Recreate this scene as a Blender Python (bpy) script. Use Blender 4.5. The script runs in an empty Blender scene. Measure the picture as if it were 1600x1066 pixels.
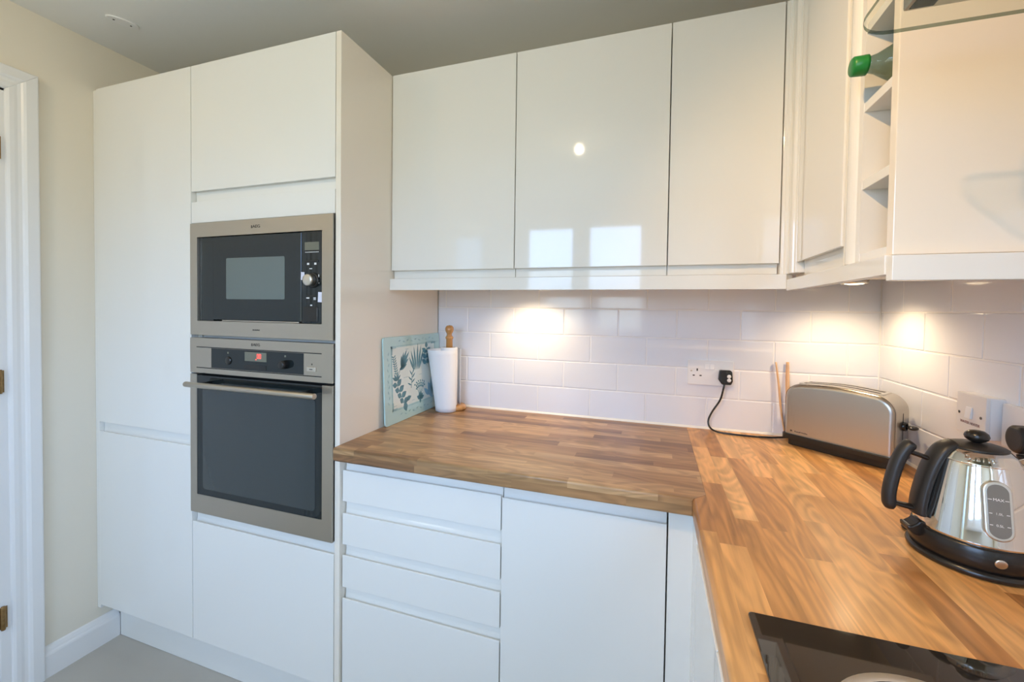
import bpy, bmesh, math, random
from mathutils import Vector, Matrix
random.seed(7)
C = bpy.context.scene.collection
PI = math.pi

# ------------------------------------------------------------------ measures (metres)
XL, XR = -1.14, 1.5443          # left and right walls (finished faces)
YF = -2.65                      # wall behind the camera
ZC = 2.30                       # ceiling
YT = -.5837                     # tall units, front of doors
YB = -.5749                     # base units, front of doors
YU = -.3377                     # wall units, front of doors
XU = 1.206                      # wall units on the right wall, front of doors
XB = .967                       # base units on the right, front of doors
ZT = 2.117                      # top of all units
W = .91                         # worktop

# ------------------------------------------------------------------ materials
def nt(name):
    m = bpy.data.materials.new(name); m.use_nodes = True
    return m, m.node_tree, m.node_tree.nodes['Principled BSDF']

def mat(name, col, rough=.5, metal=0, coat=0, coat_rough=.03, bump=0, bscale=200, trans=0, ior=1.5, emit=None, estr=0, aniso=0, var=0, vscale=6):
    m, t, p = nt(name)
    p.inputs['Base Color'].default_value = (*col, 1)
    p.inputs['Roughness'].default_value = rough
    p.inputs['Metallic'].default_value = metal
    p.inputs['Coat Weight'].default_value = coat
    p.inputs['Coat Roughness'].default_value = coat_rough
    p.inputs['Transmission Weight'].default_value = trans
    p.inputs['IOR'].default_value = ior
    p.inputs['Anisotropic'].default_value = aniso
    if emit:
        p.inputs['Emission Color'].default_value = (*emit, 1); p.inputs['Emission Strength'].default_value = estr
    tc = t.nodes.new('ShaderNodeTexCoord')
    n = t.nodes.new('ShaderNodeTexNoise'); n.inputs['Scale'].default_value = vscale if not bump else bscale
    n.inputs['Detail'].default_value = 3
    t.links.new(tc.outputs['Object'], n.inputs['Vector'])
    if var:
        n2 = t.nodes.new('ShaderNodeTexNoise'); n2.inputs['Scale'].default_value = vscale
        t.links.new(tc.outputs['Object'], n2.inputs['Vector'])
        mx = t.nodes.new('ShaderNodeMix'); mx.data_type = 'RGBA'
        mx.inputs['A'].default_value = (*[max(0, c*(1-var)) for c in col], 1)
        mx.inputs['B'].default_value = (*[min(1, c*(1+var)) for c in col], 1)
        t.links.new(n2.outputs['Fac'], mx.inputs['Factor']); t.links.new(mx.outputs['Result'], p.inputs['Base Color'])
    if bump:
        b = t.nodes.new('ShaderNodeBump'); b.inputs['Strength'].default_value = bump; b.inputs['Distance'].default_value = .001
        t.links.new(n.outputs['Fac'], b.inputs['Height']); t.links.new(b.outputs['Normal'], p.inputs['Normal'])
    return m

def brushed(name, col, rough, axis, bump=.12):
    """brushed steel: fine streaks along one axis vary the roughness and the normal"""
    m, t, p = nt(name)
    p.inputs['Base Color'].default_value = (*col, 1); p.inputs['Metallic'].default_value = 1
    tc = t.nodes.new('ShaderNodeTexCoord'); mp = t.nodes.new('ShaderNodeMapping')
    s = [900, 900, 900]; s[axis] = 6; mp.inputs['Scale'].default_value = s
    n = t.nodes.new('ShaderNodeTexNoise'); n.inputs['Scale'].default_value = 1; n.inputs['Detail'].default_value = 2
    r = t.nodes.new('ShaderNodeMapRange'); r.inputs['To Min'].default_value = rough-.06; r.inputs['To Max'].default_value = rough+.08
    b = t.nodes.new('ShaderNodeBump'); b.inputs['Strength'].default_value = bump; b.inputs['Distance'].default_value = .0004
    L = t.links.new
    L(tc.outputs['Object'], mp.inputs['Vector']); L(mp.outputs['Vector'], n.inputs['Vector']); L(n.outputs['Fac'], r.inputs['Value'])
    L(r.outputs['Result'], p.inputs['Roughness']); L(n.outputs['Fac'], b.inputs['Height']); L(b.outputs['Normal'], p.inputs['Normal'])
    return m

def thin_glass(name, tint, gloss=1.0, edge=None):
    """a thin sheet: light goes straight through, tinted, and the surface mirrors by its angle"""
    m = bpy.data.materials.new(name); m.use_nodes = True; t = m.node_tree; N = t.nodes.new; L = t.links.new
    t.nodes.remove(t.nodes['Principled BSDF'])
    tr = N('ShaderNodeBsdfTransparent'); gl = N('ShaderNodeBsdfGlossy'); gl.inputs['Roughness'].default_value = .01
    fr = N('ShaderNodeFresnel'); fr.inputs['IOR'].default_value = 1.45
    mu = N('ShaderNodeMath'); mu.operation = 'MULTIPLY'; mu.inputs[1].default_value = gloss
    mx = N('ShaderNodeMixShader'); tr.inputs['Color'].default_value = (*tint, 1)
    ge = N('ShaderNodeNewGeometry'); fm = N('ShaderNodeMath'); fm.operation = 'MULTIPLY_ADD'; fm.inputs[1].default_value = -1; fm.inputs[2].default_value = 1
    m2 = N('ShaderNodeMath'); m2.operation = 'MULTIPLY'
    L(fr.outputs[0], mu.inputs[0]); L(ge.outputs['Backfacing'], fm.inputs[0]); L(mu.outputs[0], m2.inputs[0]); L(fm.outputs[0], m2.inputs[1]); L(m2.outputs[0], mx.inputs['Fac']); L(tr.outputs[0], mx.inputs[1]); L(gl.outputs[0], mx.inputs[2])
    L(mx.outputs[0], t.nodes['Material Output'].inputs['Surface'])
    return m

def wood_staves(name, along, width=.041, length=.42, tone=None):
    """oak block: staves of random length and tone along one axis, each with its own grain"""
    m, t, p = nt(name); N = t.nodes.new; L = t.links.new
    tc = N('ShaderNodeTexCoord'); sp = N('ShaderNodeSeparateXYZ'); L(tc.outputs['Object'], sp.inputs[0])
    def math_(op, a, b=None, c=None):
        n = N('ShaderNodeMath'); n.operation = op
        for i, v in enumerate((a, b, c)):
            if v is None: continue
            if isinstance(v, (int, float)): n.inputs[i].default_value = v
            else: L(v, n.inputs[i])
        return n.outputs[0]
    def white(a, b):
        cx = N('ShaderNodeCombineXYZ'); 
        for i, v in enumerate((a, b)):
            if isinstance(v, (int, float)): cx.inputs[i].default_value = v
            else: L(v, cx.inputs[i])
        w = N('ShaderNodeTexWhiteNoise'); w.noise_dimensions = '2D'; L(cx.outputs[0], w.inputs['Vector'])
        return w.outputs['Value']
    u = sp.outputs['X'] if along == 'x' else sp.outputs['Y']
    v0 = sp.outputs['Y'] if along == 'x' else sp.outputs['X']
    v = math_('ADD', v0, sp.outputs['Z']) if along == 'x' else math_('SUBTRACT', v0, sp.outputs['Z'])
    row = math_('FLOOR', math_('DIVIDE', math_('ADD', v, 5.0), width))
    off = white(row, 3.7); ln = math_('ADD', math_('MULTIPLY', white(row, 9.1), length*.6), length*.7)
    col = math_('FLOOR', math_('DIVIDE', math_('ADD', math_('ADD', u, 7.0), off), ln))
    ident = white(row, col); ident2 = white(col, row)
    ramp = N('ShaderNodeValToRGB'); e = ramp.color_ramp.elements
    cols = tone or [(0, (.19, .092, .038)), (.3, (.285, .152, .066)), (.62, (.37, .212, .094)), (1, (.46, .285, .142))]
    e[0].position, e[0].color = cols[0][0], (*cols[0][1], 1); e[1].position, e[1].color = cols[-1][0], (*cols[-1][1], 1)
    for ps, cc in cols[1:-1]:
        k = e.new(ps); k.color = (*cc, 1)
    L(ident, ramp.inputs['Fac'])
    # grain: noise stretched along the stave, warped for figure
    cb = N('ShaderNodeCombineXYZ')
    L(math_('MULTIPLY', u, 3.2), cb.inputs[0]); L(math_('MULTIPLY', v, 42.0), cb.inputs[1]); L(math_('MULTIPLY', ident2, 57.0), cb.inputs[2])
    g = N('ShaderNodeTexNoise'); g.inputs['Scale'].default_value = 1.0; g.inputs['Detail'].default_value = 6; g.inputs['Roughness'].default_value = .62; g.inputs['Distortion'].default_value = .5
    L(cb.outputs[0], g.inputs['Vector'])
    cb2 = N('ShaderNodeCombineXYZ')
    L(math_('MULTIPLY', u, 2.4), cb2.inputs[0]); L(math_('MULTIPLY', v, 11.0), cb2.inputs[1]); L(math_('MULTIPLY', ident2, 31.0), cb2.inputs[2])
    wv = N('ShaderNodeTexNoise'); wv.inputs['Scale'].default_value = 1.0; wv.inputs['Detail'].default_value = 2; wv.inputs['Distortion'].default_value = .9
    L(cb2.outputs[0], wv.inputs['Vector'])
    ring = math_('SINE', math_('MULTIPLY', wv.outputs['Fac'], 52.0))
    ringv = math_('MULTIPLY_ADD', ring, .19, math_('MULTIPLY_ADD', g.outputs['Fac'], 1.5, .26))
    mx = N('ShaderNodeMix'); mx.data_type = 'RGBA'; mx.blend_type = 'MULTIPLY'; mx.inputs['Factor'].default_value = .78
    cg = N('ShaderNodeCombineColor'); L(ringv, cg.inputs[0]); L(math_('MULTIPLY', ringv, .97), cg.inputs[1]); L(math_('MULTIPLY', ringv, .90), cg.inputs[2])
    L(ramp.outputs['Color'], mx.inputs['A']); L(cg.outputs[0], mx.inputs['B']); L(mx.outputs['Result'], p.inputs['Base Color'])
    p.inputs['Roughness'].default_value = .42
    p.inputs['Coat Weight'].default_value = .18; p.inputs['Coat Roughness'].default_value = .2
    b = N('ShaderNodeBump'); b.inputs['Strength'].default_value = .25; b.inputs['Distance'].default_value = .0006
    L(math_('ADD', g.outputs['Fac'], math_('MULTIPLY', ident, .25)), b.inputs['Height']); L(b.outputs['Normal'], p.inputs['Normal'])
    return m

def plain_wood(name, a, b, scale=(60, 60, 4)):
    m, t, p = nt(name); N = t.nodes.new; L = t.links.new
    tc = N('ShaderNodeTexCoord'); mp = N('ShaderNodeMapping'); mp.inputs['Scale'].default_value = scale
    n = N('ShaderNodeTexNoise'); n.inputs['Scale'].default_value = 1; n.inputs['Detail'].default_value = 4; n.inputs['Distortion'].default_value = 1.2
    r = N('ShaderNodeValToRGB'); r.color_ramp.elements[0].color = (*a, 1); r.color_ramp.elements[1].color = (*b, 1)
    r.color_ramp.elements[0].position = .3; r.color_ramp.elements[1].position = .7
    L(tc.outputs['Object'], mp.inputs[0]); L(mp.outputs[0], n.inputs['Vector']); L(n.outputs['Fac'], r.inputs['Fac']); L(r.outputs['Color'], p.inputs['Base Color'])
    p.inputs['Roughness'].default_value = .3; p.inputs['Coat Weight'].default_value = .3
    return m

IV = (.81, .795, .745)
M = dict(
    ivory=mat('gloss_ivory_lacquer', IV, .05),
    ivory_warmlit=mat('gloss_ivory_warmlit', (.83, .765, .66), .05),  # end panels: the doors' ivory with warm lamp light put into its colour
    ivory_matt=mat('ivory_board', (.81, .79, .72), .4),
    wall=mat('cream_emulsion', (.775, .715, .595), .85, bump=.12, bscale=260),
    ceiling=mat('ceiling_emulsion', (.80, .79, .75), .9, bump=.1, bscale=240),
    gloss_white=mat('white_gloss_paint', (.80, .79, .77), .3, bump=.12, bscale=60),
    white_plastic=mat('white_plastic', (.83, .82, .81), .28),
    cream_plastic=mat('off_white_plastic', (.80, .77, .73), .35),
    floor=mat('pale_vinyl', (.46, .43, .375), .45, var=.06, vscale=5, bump=.08, bscale=180),
    tile=mat('white_glazed_tile', (.80, .80, .825), .10, coat=.15, coat_rough=.03),
    grout=mat('white_grout', (.86, .84, .81), .8, bump=.2, bscale=500),
    sealant=mat('white_sealant', (.82, .78, .70), .4),
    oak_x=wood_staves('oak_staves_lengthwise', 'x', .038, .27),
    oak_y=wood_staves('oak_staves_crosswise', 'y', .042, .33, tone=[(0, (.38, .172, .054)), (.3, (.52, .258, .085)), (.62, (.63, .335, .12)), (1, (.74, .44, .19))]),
    steel_x=brushed('brushed_steel_wide', (.50, .455, .385), .34, 0),
    steel_z=brushed('brushed_steel_upright', (.56, .52, .46), .30, 2, .03),
    chrome=mat('polished_steel', (.80, .78, .74), .045, metal=1),
    nickel=mat('satin_nickel', (.68, .64, .57), .3, metal=1),
    black_glass=mat('black_glass', (.010, .015, .016), .03),
    oven_mesh=mat('dark_oven_window', (.030, .040, .041), .08, coat=.35, coat_rough=.05),
    window_mesh=mat('dark_window_mesh', (.12, .15, .14), .08, coat=.3, coat_rough=.02),
    hob_glass=mat('black_ceramic_glass', (.018, .015, .012), .04, coat=1, coat_rough=.01),
    hob_ring=mat('grey_printed_ring', (.42, .38, .33), .35),
    black=mat('black_plastic', (.014, .013, .012), .25),
    black_satin=mat('black_satin_plastic', (.018, .017, .016), .42),
    dark=mat('dark_gap', (.02, .018, .016), .7),
    lcd=mat('grey_display', (.16, .16, .12), .3),
    red=mat('red_led', (.9, .05, .03), .5, emit=(1, .06, .05), estr=3.5),
    white_print=mat('white_print', (.75, .75, .75), .5),
    grey_print=mat('dark_grey_print', (.07, .06, .05), .5),
    brown_print=mat('faint_brown_print', (.28, .13, .11), .5),
    sticker=mat('white_sticker', (.72, .72, .82), .4),
    brass=mat('aged_brass', (.32, .2, .085), .38, metal=1, var=.5, vscale=90),
    aqua=mat('aqua_tempered_glass', (.44, .655, .665), .09, coat=1, coat_rough=.02, var=.06, vscale=10),
    aqua_pale=mat('pale_mint_print', (.66, .745, .71), .12, coat=1, coat_rough=.02, var=.05, vscale=14),
    teal=mat('teal_print', (.10, .245, .30), .3, var=.3, vscale=60),
    teal_soft=mat('soft_teal_print', (.26, .44, .475), .3, var=.2, vscale=80),
    blue_soft=mat('soft_blue_print', (.20, .42, .55), .3, var=.2, vscale=30),
    paper=mat('kitchen_paper', (.84, .85, .87), .9, bump=.5, bscale=420),
    pine=plain_wood('varnished_pine', (.42, .2, .06), (.58, .3, .1)),
    tong_wood=plain_wood('pale_beech', (.62, .36, .18), (.74, .46, .25)),
    green=mat('green_cap_plastic', (.012, .20, .03), .3),
    bottle=thin_glass('clear_bottle_plastic', (.70, .77, .75)),
    glass=thin_glass('hood_glass', (.92, .935, .91), .35),
    glass_edge=thin_glass('hood_glass_edge', (.30, .36, .32), .5),
    obscure=thin_glass('obscure_door_glass', (.42, .45, .45), .5),
    pane=thin_glass('window_glass', (.96, .98, .97), .6),
    filter=mat('aluminium_mesh', (.5, .47, .42), .35, metal=1, bump=.6, bscale=300),
    lamp=mat('lamp_lens', (1, .9, .75), .3, emit=(1, .80, .52), estr=12),
    gauge=mat('smoked_gauge', (.16, .155, .14), .06, coat=1, coat_rough=.02),
)

# ------------------------------------------------------------------ mesh helpers
def box(bm, x0, x1, y0, y1, z0, z1, bev=0, seg=2):
    t = bmesh.new()
    vs = [t.verts.new((x, y, z)) for z in (z0, z1) for y in (y0, y1) for x in (x0, x1)]
    for f in ((0, 2, 3, 1), (4, 5, 7, 6), (0, 1, 5, 4), (2, 6, 7, 3), (0, 4, 6, 2), (1, 3, 7, 5)):
        t.faces.new([vs[i] for i in f])
    if bev: bmesh.ops.bevel(t, geom=t.edges[:], offset=bev, segments=seg, affect='EDGES', profile=.5, clamp_overlap=True)
    return join(bm, t)

def join(bm, t, mtx=None, smooth=False):
    t.normal_update()
    mp = {}
    for v in t.verts: mp[v] = bm.verts.new(mtx @ v.co if mtx else v.co)
    out = []
    for f in t.faces:
        try: g = bm.faces.new([mp[v] for v in f.verts])
        except ValueError: continue
        g.smooth = f.smooth or smooth; g.material_index = f.material_index; out.append(g)
    t.free()
    return out

def prism(bm, pts, a0, a1, place, smooth=False):
    """polygon PTS (p,q) swept from a0 to a1; place(p,q,a) gives the point"""
    t = bmesh.new()
    A = [t.verts.new(place(p, q, a0)) for p, q in pts]; B = [t.verts.new(place(p, q, a1)) for p, q in pts]
    n = len(pts)
    for i in range(n):
        f = t.faces.new((A[i], A[(i+1) % n], B[(i+1) % n], B[i])); f.smooth = smooth
    t.faces.new(A[::-1]); t.faces.new(B)
    bmesh.ops.recalc_face_normals(t, faces=t.faces[:])
    return join(bm, t)

def lathe(bm, prof, cx=0, cy=0, seg=48, axis='z', mtx=None, close=True):
    t = bmesh.new(); rings = []
    for r, h in prof:
        if r < 1e-6: rings.append([t.verts.new((0, 0, h))])
        else: rings.append([t.verts.new((r*math.cos(2*PI*i/seg), r*math.sin(2*PI*i/seg), h)) for i in range(seg)])
    for a, b in zip(rings, rings[1:]):
        for i in range(seg):
            j = (i+1) % seg
            if len(a) == 1 and len(b) == 1: continue
            if len(a) == 1: q = (a[0], b[i], b[j])
            elif len(b) == 1: q = (a[i], b[0], a[j])
            else: q = (a[i], b[i], b[j], a[j])
            f = t.faces.new(q); f.smooth = True
    if close:
        if len(rings[0]) > 1: t.faces.new(rings[0])
        if len(rings[-1]) > 1: t.faces.new(rings[-1][::-1])
    bmesh.ops.recalc_face_normals(t, faces=t.faces[:])
    m = mtx or Matrix.Translation((cx, cy, 0))
    return join(bm, t, m)

def smooth_path(pts, n=8):
    pts = [Vector(p) for p in pts]; out = []
    P = [pts[0]*2-pts[1]] + pts + [pts[-1]*2-pts[-2]]
    for i in range(1, len(P)-2):
        a, b, c, d = P[i-1:i+3]
        for k in range(n):
            s = k/n
            out.append(.5*((2*b)+(c-a)*s+(2*a-5*b+4*c-d)*s*s+(3*b-a-3*c+d)*s**3))
    out.append(pts[-1]); return out

def tube(bm, pts, rad, seg=12, squash=None):
    """rad: number or function of 0..1"""
    pts = [Vector(p) for p in pts]; t = bmesh.new(); rings = []
    up = Vector((0, 0, 1)); prev = None
    for i, p in enumerate(pts):
        d = (pts[min(i+1, len(pts)-1)]-pts[max(i-1, 0)]).normalized()
        if prev is None:
            s = d.cross(up)
            if s.length < .05: s = d.cross(Vector((0, 1, 0)))
            s.normalize()
        else: s = (prev - d*prev.dot(d)).normalized()
        prev = s; n = s.cross(d).normalized()
        r = rad(i/(len(pts)-1)) if callable(rad) else rad
        sx, sy = squash or (1, 1)
        rings.append([t.verts.new(p+s*(r*sx*math.cos(2*PI*k/seg))+n*(r*sy*math.sin(2*PI*k/seg))) for k in range(seg)])
    for a, b in zip(rings, rings[1:]):
        for k in range(seg):
            f = t.faces.new((a[k], a[(k+1) % seg], b[(k+1) % seg], b[k])); f.smooth = True
    t.faces.new(rings[0][::-1]); t.faces.new(rings[-1])
    bmesh.ops.recalc_face_normals(t, faces=t.faces[:])
    return join(bm, t)

def rr(x0, x1, y0, y1, r, n=6):
    """rounded rectangle outline"""
    out = []
    for cx, cy, a in ((x1-r, y1-r, 0), (x0+r, y1-r, 90), (x0+r, y0+r, 180), (x1-r, y0+r, 270)):
        for k in range(n+1):
            q = math.radians(a+90*k/n); out.append((cx+r*math.cos(q), cy+r*math.sin(q)))
    return out

Fy = lambda y0: (lambda p, q, a: (p, y0+a, q))      # outline in x,z; depth along y
Fx = lambda x0: (lambda p, q, a: (x0+a, p, q))      # outline in y,z; depth along x
Fz = lambda z0: (lambda p, q, a: (p, q, z0+a))      # outline in x,y; depth along z

def BM(): return bmesh.new()

def obj(name, bm, m, parent=None, bevel=0, seg=2):
    """ONE mesh object; built in world coordinates, moved under its thing"""
    me = bpy.data.meshes.new(name); bm.normal_update(); bm.to_mesh(me); bm.free()
    o = bpy.data.objects.new(name, me); C.objects.link(o)
    for k in (m if isinstance(m, (list, tuple)) else [m]): me.materials.append(k)
    if parent is not None:
        org = Vector(parent['_o']) if '_o' in parent else Vector((0, 0, 0))
        me.transform(Matrix.Translation(-org)); o.parent = parent
        if '_o' in parent: o['_o'] = (0, 0, 0); del o['_o']
    if bevel:
        b = o.modifiers.new('edge', 'BEVEL'); b.width = bevel; b.segments = seg; b.limit_method = 'ANGLE'; b.angle_limit = math.radians(40)
    return o

def sub(name, bm, m, part, thing_, bevel=0):
    """a sub-part: child of a part, coordinates relative to the thing's base"""
    me = bpy.data.meshes.new(name); bm.normal_update(); bm.to_mesh(me); bm.free()
    o = bpy.data.objects.new(name, me); C.objects.link(o); me.materials.append(m)
    me.transform(Matrix.Translation(-Vector(thing_['_o']))); o.parent = part
    if bevel:
        b = o.modifiers.new('edge', 'BEVEL'); b.width = bevel; b.segments = 2; b.limit_method = 'ANGLE'
    return o

THINGS = []
def thing(name, label, cat, loc, group=None):
    o = bpy.data.objects.new(name, None); C.objects.link(o); o.location = loc; o.empty_display_size = .05
    o['_o'] = tuple(loc); o['label'] = label; o['category'] = cat
    if group: o['group'] = group
    THINGS.append(o); return o

def tag(o, label, cat, group=None):
    o['label'] = label; o['category'] = cat
    if group: o['group'] = group
    return o

def struct(name, bm, m, label=None, cat=None, bevel=0):
    o = obj(name, bm, m, None, bevel); o['kind'] = 'structure'
    if label: o['label'] = label
    if cat: o['category'] = cat
    return o

def text(name, body, size, loc, rot, m, parent, extrude=.0004, align='CENTER', sx=1):
    cu = bpy.data.curves.new(name, 'FONT'); cu.body = body; cu.size = size; cu.extrude = extrude
    cu.align_x = align; cu.align_y = 'CENTER'; cu.materials.append(m)
    tmp = bpy.data.objects.new(name, cu); C.objects.link(tmp)
    me = bpy.data.meshes.new_from_object(tmp.evaluated_get(bpy.context.evaluated_depsgraph_get()))
    bpy.data.objects.remove(tmp); bpy.data.curves.remove(cu); me.name = name
    o = bpy.data.objects.new(name, me); C.objects.link(o)
    o.location = Vector(loc) - Vector(parent['_o']); o.rotation_euler = rot; o.scale = (sx, 1, 1); o.parent = parent
    return o
RY = (PI/2, 0, 0)               # lettering that faces -y
RX = (PI/2, 0, -PI/2)           # lettering that faces -x

# ------------------------------------------------------------------ doors with a scooped (J) finger pull
def jprofile(z0, z1, pull, t=.022, h=.034):
    if pull is None: return [(0, z0), (0, z1), (t, z1), (t, z0)]
    s = 1 if pull == 'top' else -1
    zb, ze = (z0, z1) if s == 1 else (z1, z0)
    zl = ze - s*h
    P = [(0, zb), (0, zl-s*.0012), (.0008, zl), (.0042, zl), (.005, zl-s*.001), (.0055, zl-s*.006), (.0075, zl-s*.0105),
         (.0105, zl-s*.0115), (.0132, zl-s*.0085), (.0152, zl-s*.002), (.0165, zl+s*.008), (.017, ze), (t, ze), (t, zb)]
    return P

def front(name, a0, a1, z0, z1, face, axis, m, parent, pull=None, h=.034):
    bm = BM(); P = jprofile(z0, z1, pull, h=h)
    if axis == 'y': prism(bm, P, a0, a1, lambda d, z, a: (a, face+d, z))
    else: prism(bm, P, a0, a1, lambda d, z, a: (face+d, a, z))
    return obj(name, bm, m, parent, bevel=.0009)

# ================================================================== THE SETTING
bm = BM(); box(bm, XL-.3, XR+.2, YF-.2, .2, -.05, 0); struct('floor', bm, M['floor'])
bm = BM(); box(bm, XL-.3, XR+.2, YF-.2, .2, ZC, ZC+.05); struct('ceiling', bm, M['ceiling'])
bm = BM(); box(bm, XL-.3, XR+.2, .006, .15, 0, ZC); struct('wall_back', bm, M['wall'])
SY0, SY1, SZ0, SZ1 = -2.46, -1.72, 1.00, 2.06      # second window, in the right wall beyond the units
bm = BM()
box(bm, XR+.006, XR+.15, SY1, .006, 0, ZC); box(bm, XR+.006, XR+.15, YF, SY0, 0, ZC); box(bm, XR+.006, XR+.15, SY0, SY1, 0, SZ0); box(bm, XR+.006, XR+.15, SY0, SY1, SZ1, ZC)
struct('wall_right', bm, M['wall'])
DY0, DY1, DZ = -1.62, -.812, 2.015      # doorway in the left wall
bm = BM()
box(bm, XL-.12, XL, DY1, .006, 0, ZC); box(bm, XL-.12, XL, YF, DY0, 0, ZC); box(bm, XL-.12, XL, DY0, DY1, DZ, ZC)
struct('wall_left', bm, M['wall'])
# wall behind the camera: wide two-light window and a glazed back door
WX0, WX1, WZ0, WZ1 = -.298, .848, 1.052, 2.128
GX0, GX1, GZ0, GZ1 = -1.02, -.56, .0, 2.10
bm = BM()
for x0, x1, z0, z1 in ((XL-.12, GX0, 0, ZC), (GX0, GX1, GZ1, ZC), (GX1, WX0, 0, ZC), (WX0, WX1, 0, WZ0), (WX0, WX1, WZ1, ZC), (WX1, XR+.15, 0, ZC)):
    box(bm, x0, x1, YF-.15, YF, z0, z1)
struct('wall_front', bm, M['wall'])
def casements(name, xs, z0, z1, y, fw=.05, glass='pane'):
    """frame around panes; xs = list of (x0,x1) glass widths"""
    bm = BM(); X0, X1 = xs[0][0]-fw, xs[-1][1]+fw
    box(bm, X0, X1, y-.07, y, z0-fw, z0); box(bm, X0, X1, y-.07, y, z1, z1+fw)
    edges = [X0] + [v for p in xs for v in p] + [X1]
    for k in range(0, len(edges), 2): box(bm, edges[k], edges[k+1], y-.07, y, z0, z1)
    o = struct(name, bm, M['gloss_white'], bevel=.003)
    bm = BM()
    for a, b in xs: box(bm, a, b, y-.04, y-.034, z0, z1)
    g = obj('glass_pane', bm, M[glass]); g.parent = o
    return o
casements('window_1', [(-.21, .19), (.34, .76)], 1.14, 2.04, YF-.03, fw=.088)
bm = BM(); box(bm, WX0-.04, WX1+.04, YF-.02, YF+.12, WZ0-.035, WZ0-.002, .006); struct('window_1_sill', bm, M['gloss_white'])
casements('door_2', [(-.95, -.66)], .25, 2.0, YF-.03, fw=.075, glass='obscure')

bm = BM()
for a in ((SY0, SY0+.07, SZ0, SZ1), (SY1-.07, SY1, SZ0, SZ1), (SY0+.07, SY1-.07, SZ0, SZ0+.07), (SY0+.07, SY1-.07, SZ1-.07, SZ1)): box(bm, XR+.05, XR+.12, *a)
w2 = struct('window_2', bm, M['gloss_white'], bevel=.002)
bm = BM(); box(bm, XR+.08, XR+.086, SY0+.07, SY1-.07, SZ0+.07, SZ1-.07); g = obj('glass_pane', bm, M['pane']); g.parent = w2

# tiled splashback rows: white 200 x 100 metro tiles
PT, ZG = .2034, 1.0186
rows = [(W+.004, ZG)] + [(ZG+k*PT/2, ZG+(k+1)*PT/2) for k in range(5)]
def tiles(name, side):
    bm = BM()
    for r, (z0, z1) in enumerate(rows):
        if side == 'back':
            j = .3422 if r % 2 == 1 else .3422+PT/2
            lo, hi = .0, XR
        else:
            j = -.1177 if r % 2 == 0 else -.222
            lo, hi = -1.62, .0
        k = math.floor((lo-j)/PT)
        if side == 'right' : k = math.floor((lo-j)/PT)
        a = j+k*PT
        while a < hi:
            a0, a1 = max(a, lo), min(a+PT, hi)
            if a1-a0 > .006:
                t = bmesh.new(); g = .0013
                box(t, a0+g, a1-g, -.0035, .0035, z0+g, z1-g, .0026, 3)
                c = Vector(((a0+a1)/2, 0, (z0+z1)/2))
                rot = Matrix.Rotation(random.uniform(-.0022, .0022), 4, 'Z') @ Matrix.Rotation(random.uniform(-.0022, .0022), 4, 'X')
                m = Matrix.Translation(c) @ rot @ Matrix.Translation(-c)
                m = Matrix.Translation((0, .0035, 0)) @ m
                if side == 'right': m = Matrix.Translation((XR, 0, 0)) @ Matrix.Rotation(PI/2, 4, 'Z') @ Matrix.Scale(-1, 4, (0, 1, 0)) @ m
                join(bm, t, m)
            a += PT
    bmesh.ops.recalc_face_normals(bm, faces=bm.faces[:])
    if side == 'back': fs = box(bm, 0, XR+.006, .0013, .0059, W, ZG+2.5*PT)
    else: fs = box(bm, XR+.0013, XR+.0059, -1.62, .002, W, ZG+2.5*PT)
    for f in fs: f.material_index = 1
    return struct(name, bm, [M['tile'], M['grout']])
tiles('wall_back_tiling', 'back'); tiles('wall_right_tiling', 'right')
bm = BM(); prism(bm, [(0, W), (-.006, W), (-.005, W+.003), (-.002, W+.006), (0, W+.007)], .0, XR, lambda p, q, a: (a, p, q)); struct('trim_1', bm, M['sealant'])
bm = BM(); prism(bm, [(XR, W), (XR-.006, W), (XR-.005, W+.003), (XR-.002, W+.006), (XR, W+.007)], -1.6, 0, lambda p, q, a: (p, a, q)); struct('trim_2', bm, M['sealant'])

# skirting and doorway on the left wall
sk = [(XL, 0), (XL+.018, 0), (XL+.018, .078), (XL+.0165, .084), (XL+.013, .088), (XL+.011, .094), (XL+.006, .104), (XL+.002, .107), (XL, .107)]
bm = BM(); prism(bm, sk, -.735, -.52, lambda p, q, a: (p, a, q)); struct('baseboard_left', bm, M['gloss_white'])
arch = [(0, 0), (.022, 0), (.024, .004), (.024, .030), (.021, .036), (.017, .040), (.0155, .048), (.017, .056), (.0165, .066), (.012, .073), (0, .075)]  # (out from wall, towards opening)
bm = BM()
prism(bm, arch, 0, 1, lambda p, q, a: (XL+p, -.736-q, a*(2.081-q)))
prism(bm, arch, 0, 1, lambda p, q, a: (XL+p, -1.697+q, a*(2.081-q)))
prism(bm, arch, 0, 1, lambda p, q, a: (XL+p, (-.736-q)*(1-a)+(-1.697+q)*a, 2.081-q))
box(bm, XL-.12, XL+.006, -.835, -.806, 0, 2.012); box(bm, XL-.12, XL+.006, -1.63, -1.60, 0, 2.012); box(bm, XL-.12, XL+.006, -1.63, -.806, 1.999, 2.025)
struct('door_1_frame', bm, M['gloss_white'], bevel=.0015)
d1 = BM(); box(d1, XL-.036, XL+.004, -1.598, -.8375, .006, 1.996, .002)
d1 = struct('door_1', d1, M['gloss_white'])
for zc in (1.815, 1.06, .282):
    bm = BM()
    lathe(bm, [(0, zc-.039), (.005, zc-.039), (.0058, zc-.035), (.0058, zc+.035), (.005, zc+.039), (0, zc+.039)], XL+.010, -.829, 14)
    for k in (-.012, .012): lathe(bm, [(.0061, zc+k-.0008), (.0061, zc+k+.0008)], XL+.010, -.829, 14)
    box(bm, XL+.0042, XL+.0066, -.842, -.818, zc-.036, zc+.036)
    h = obj('hinge', bm, M['brass']); h.parent = d1

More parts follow.
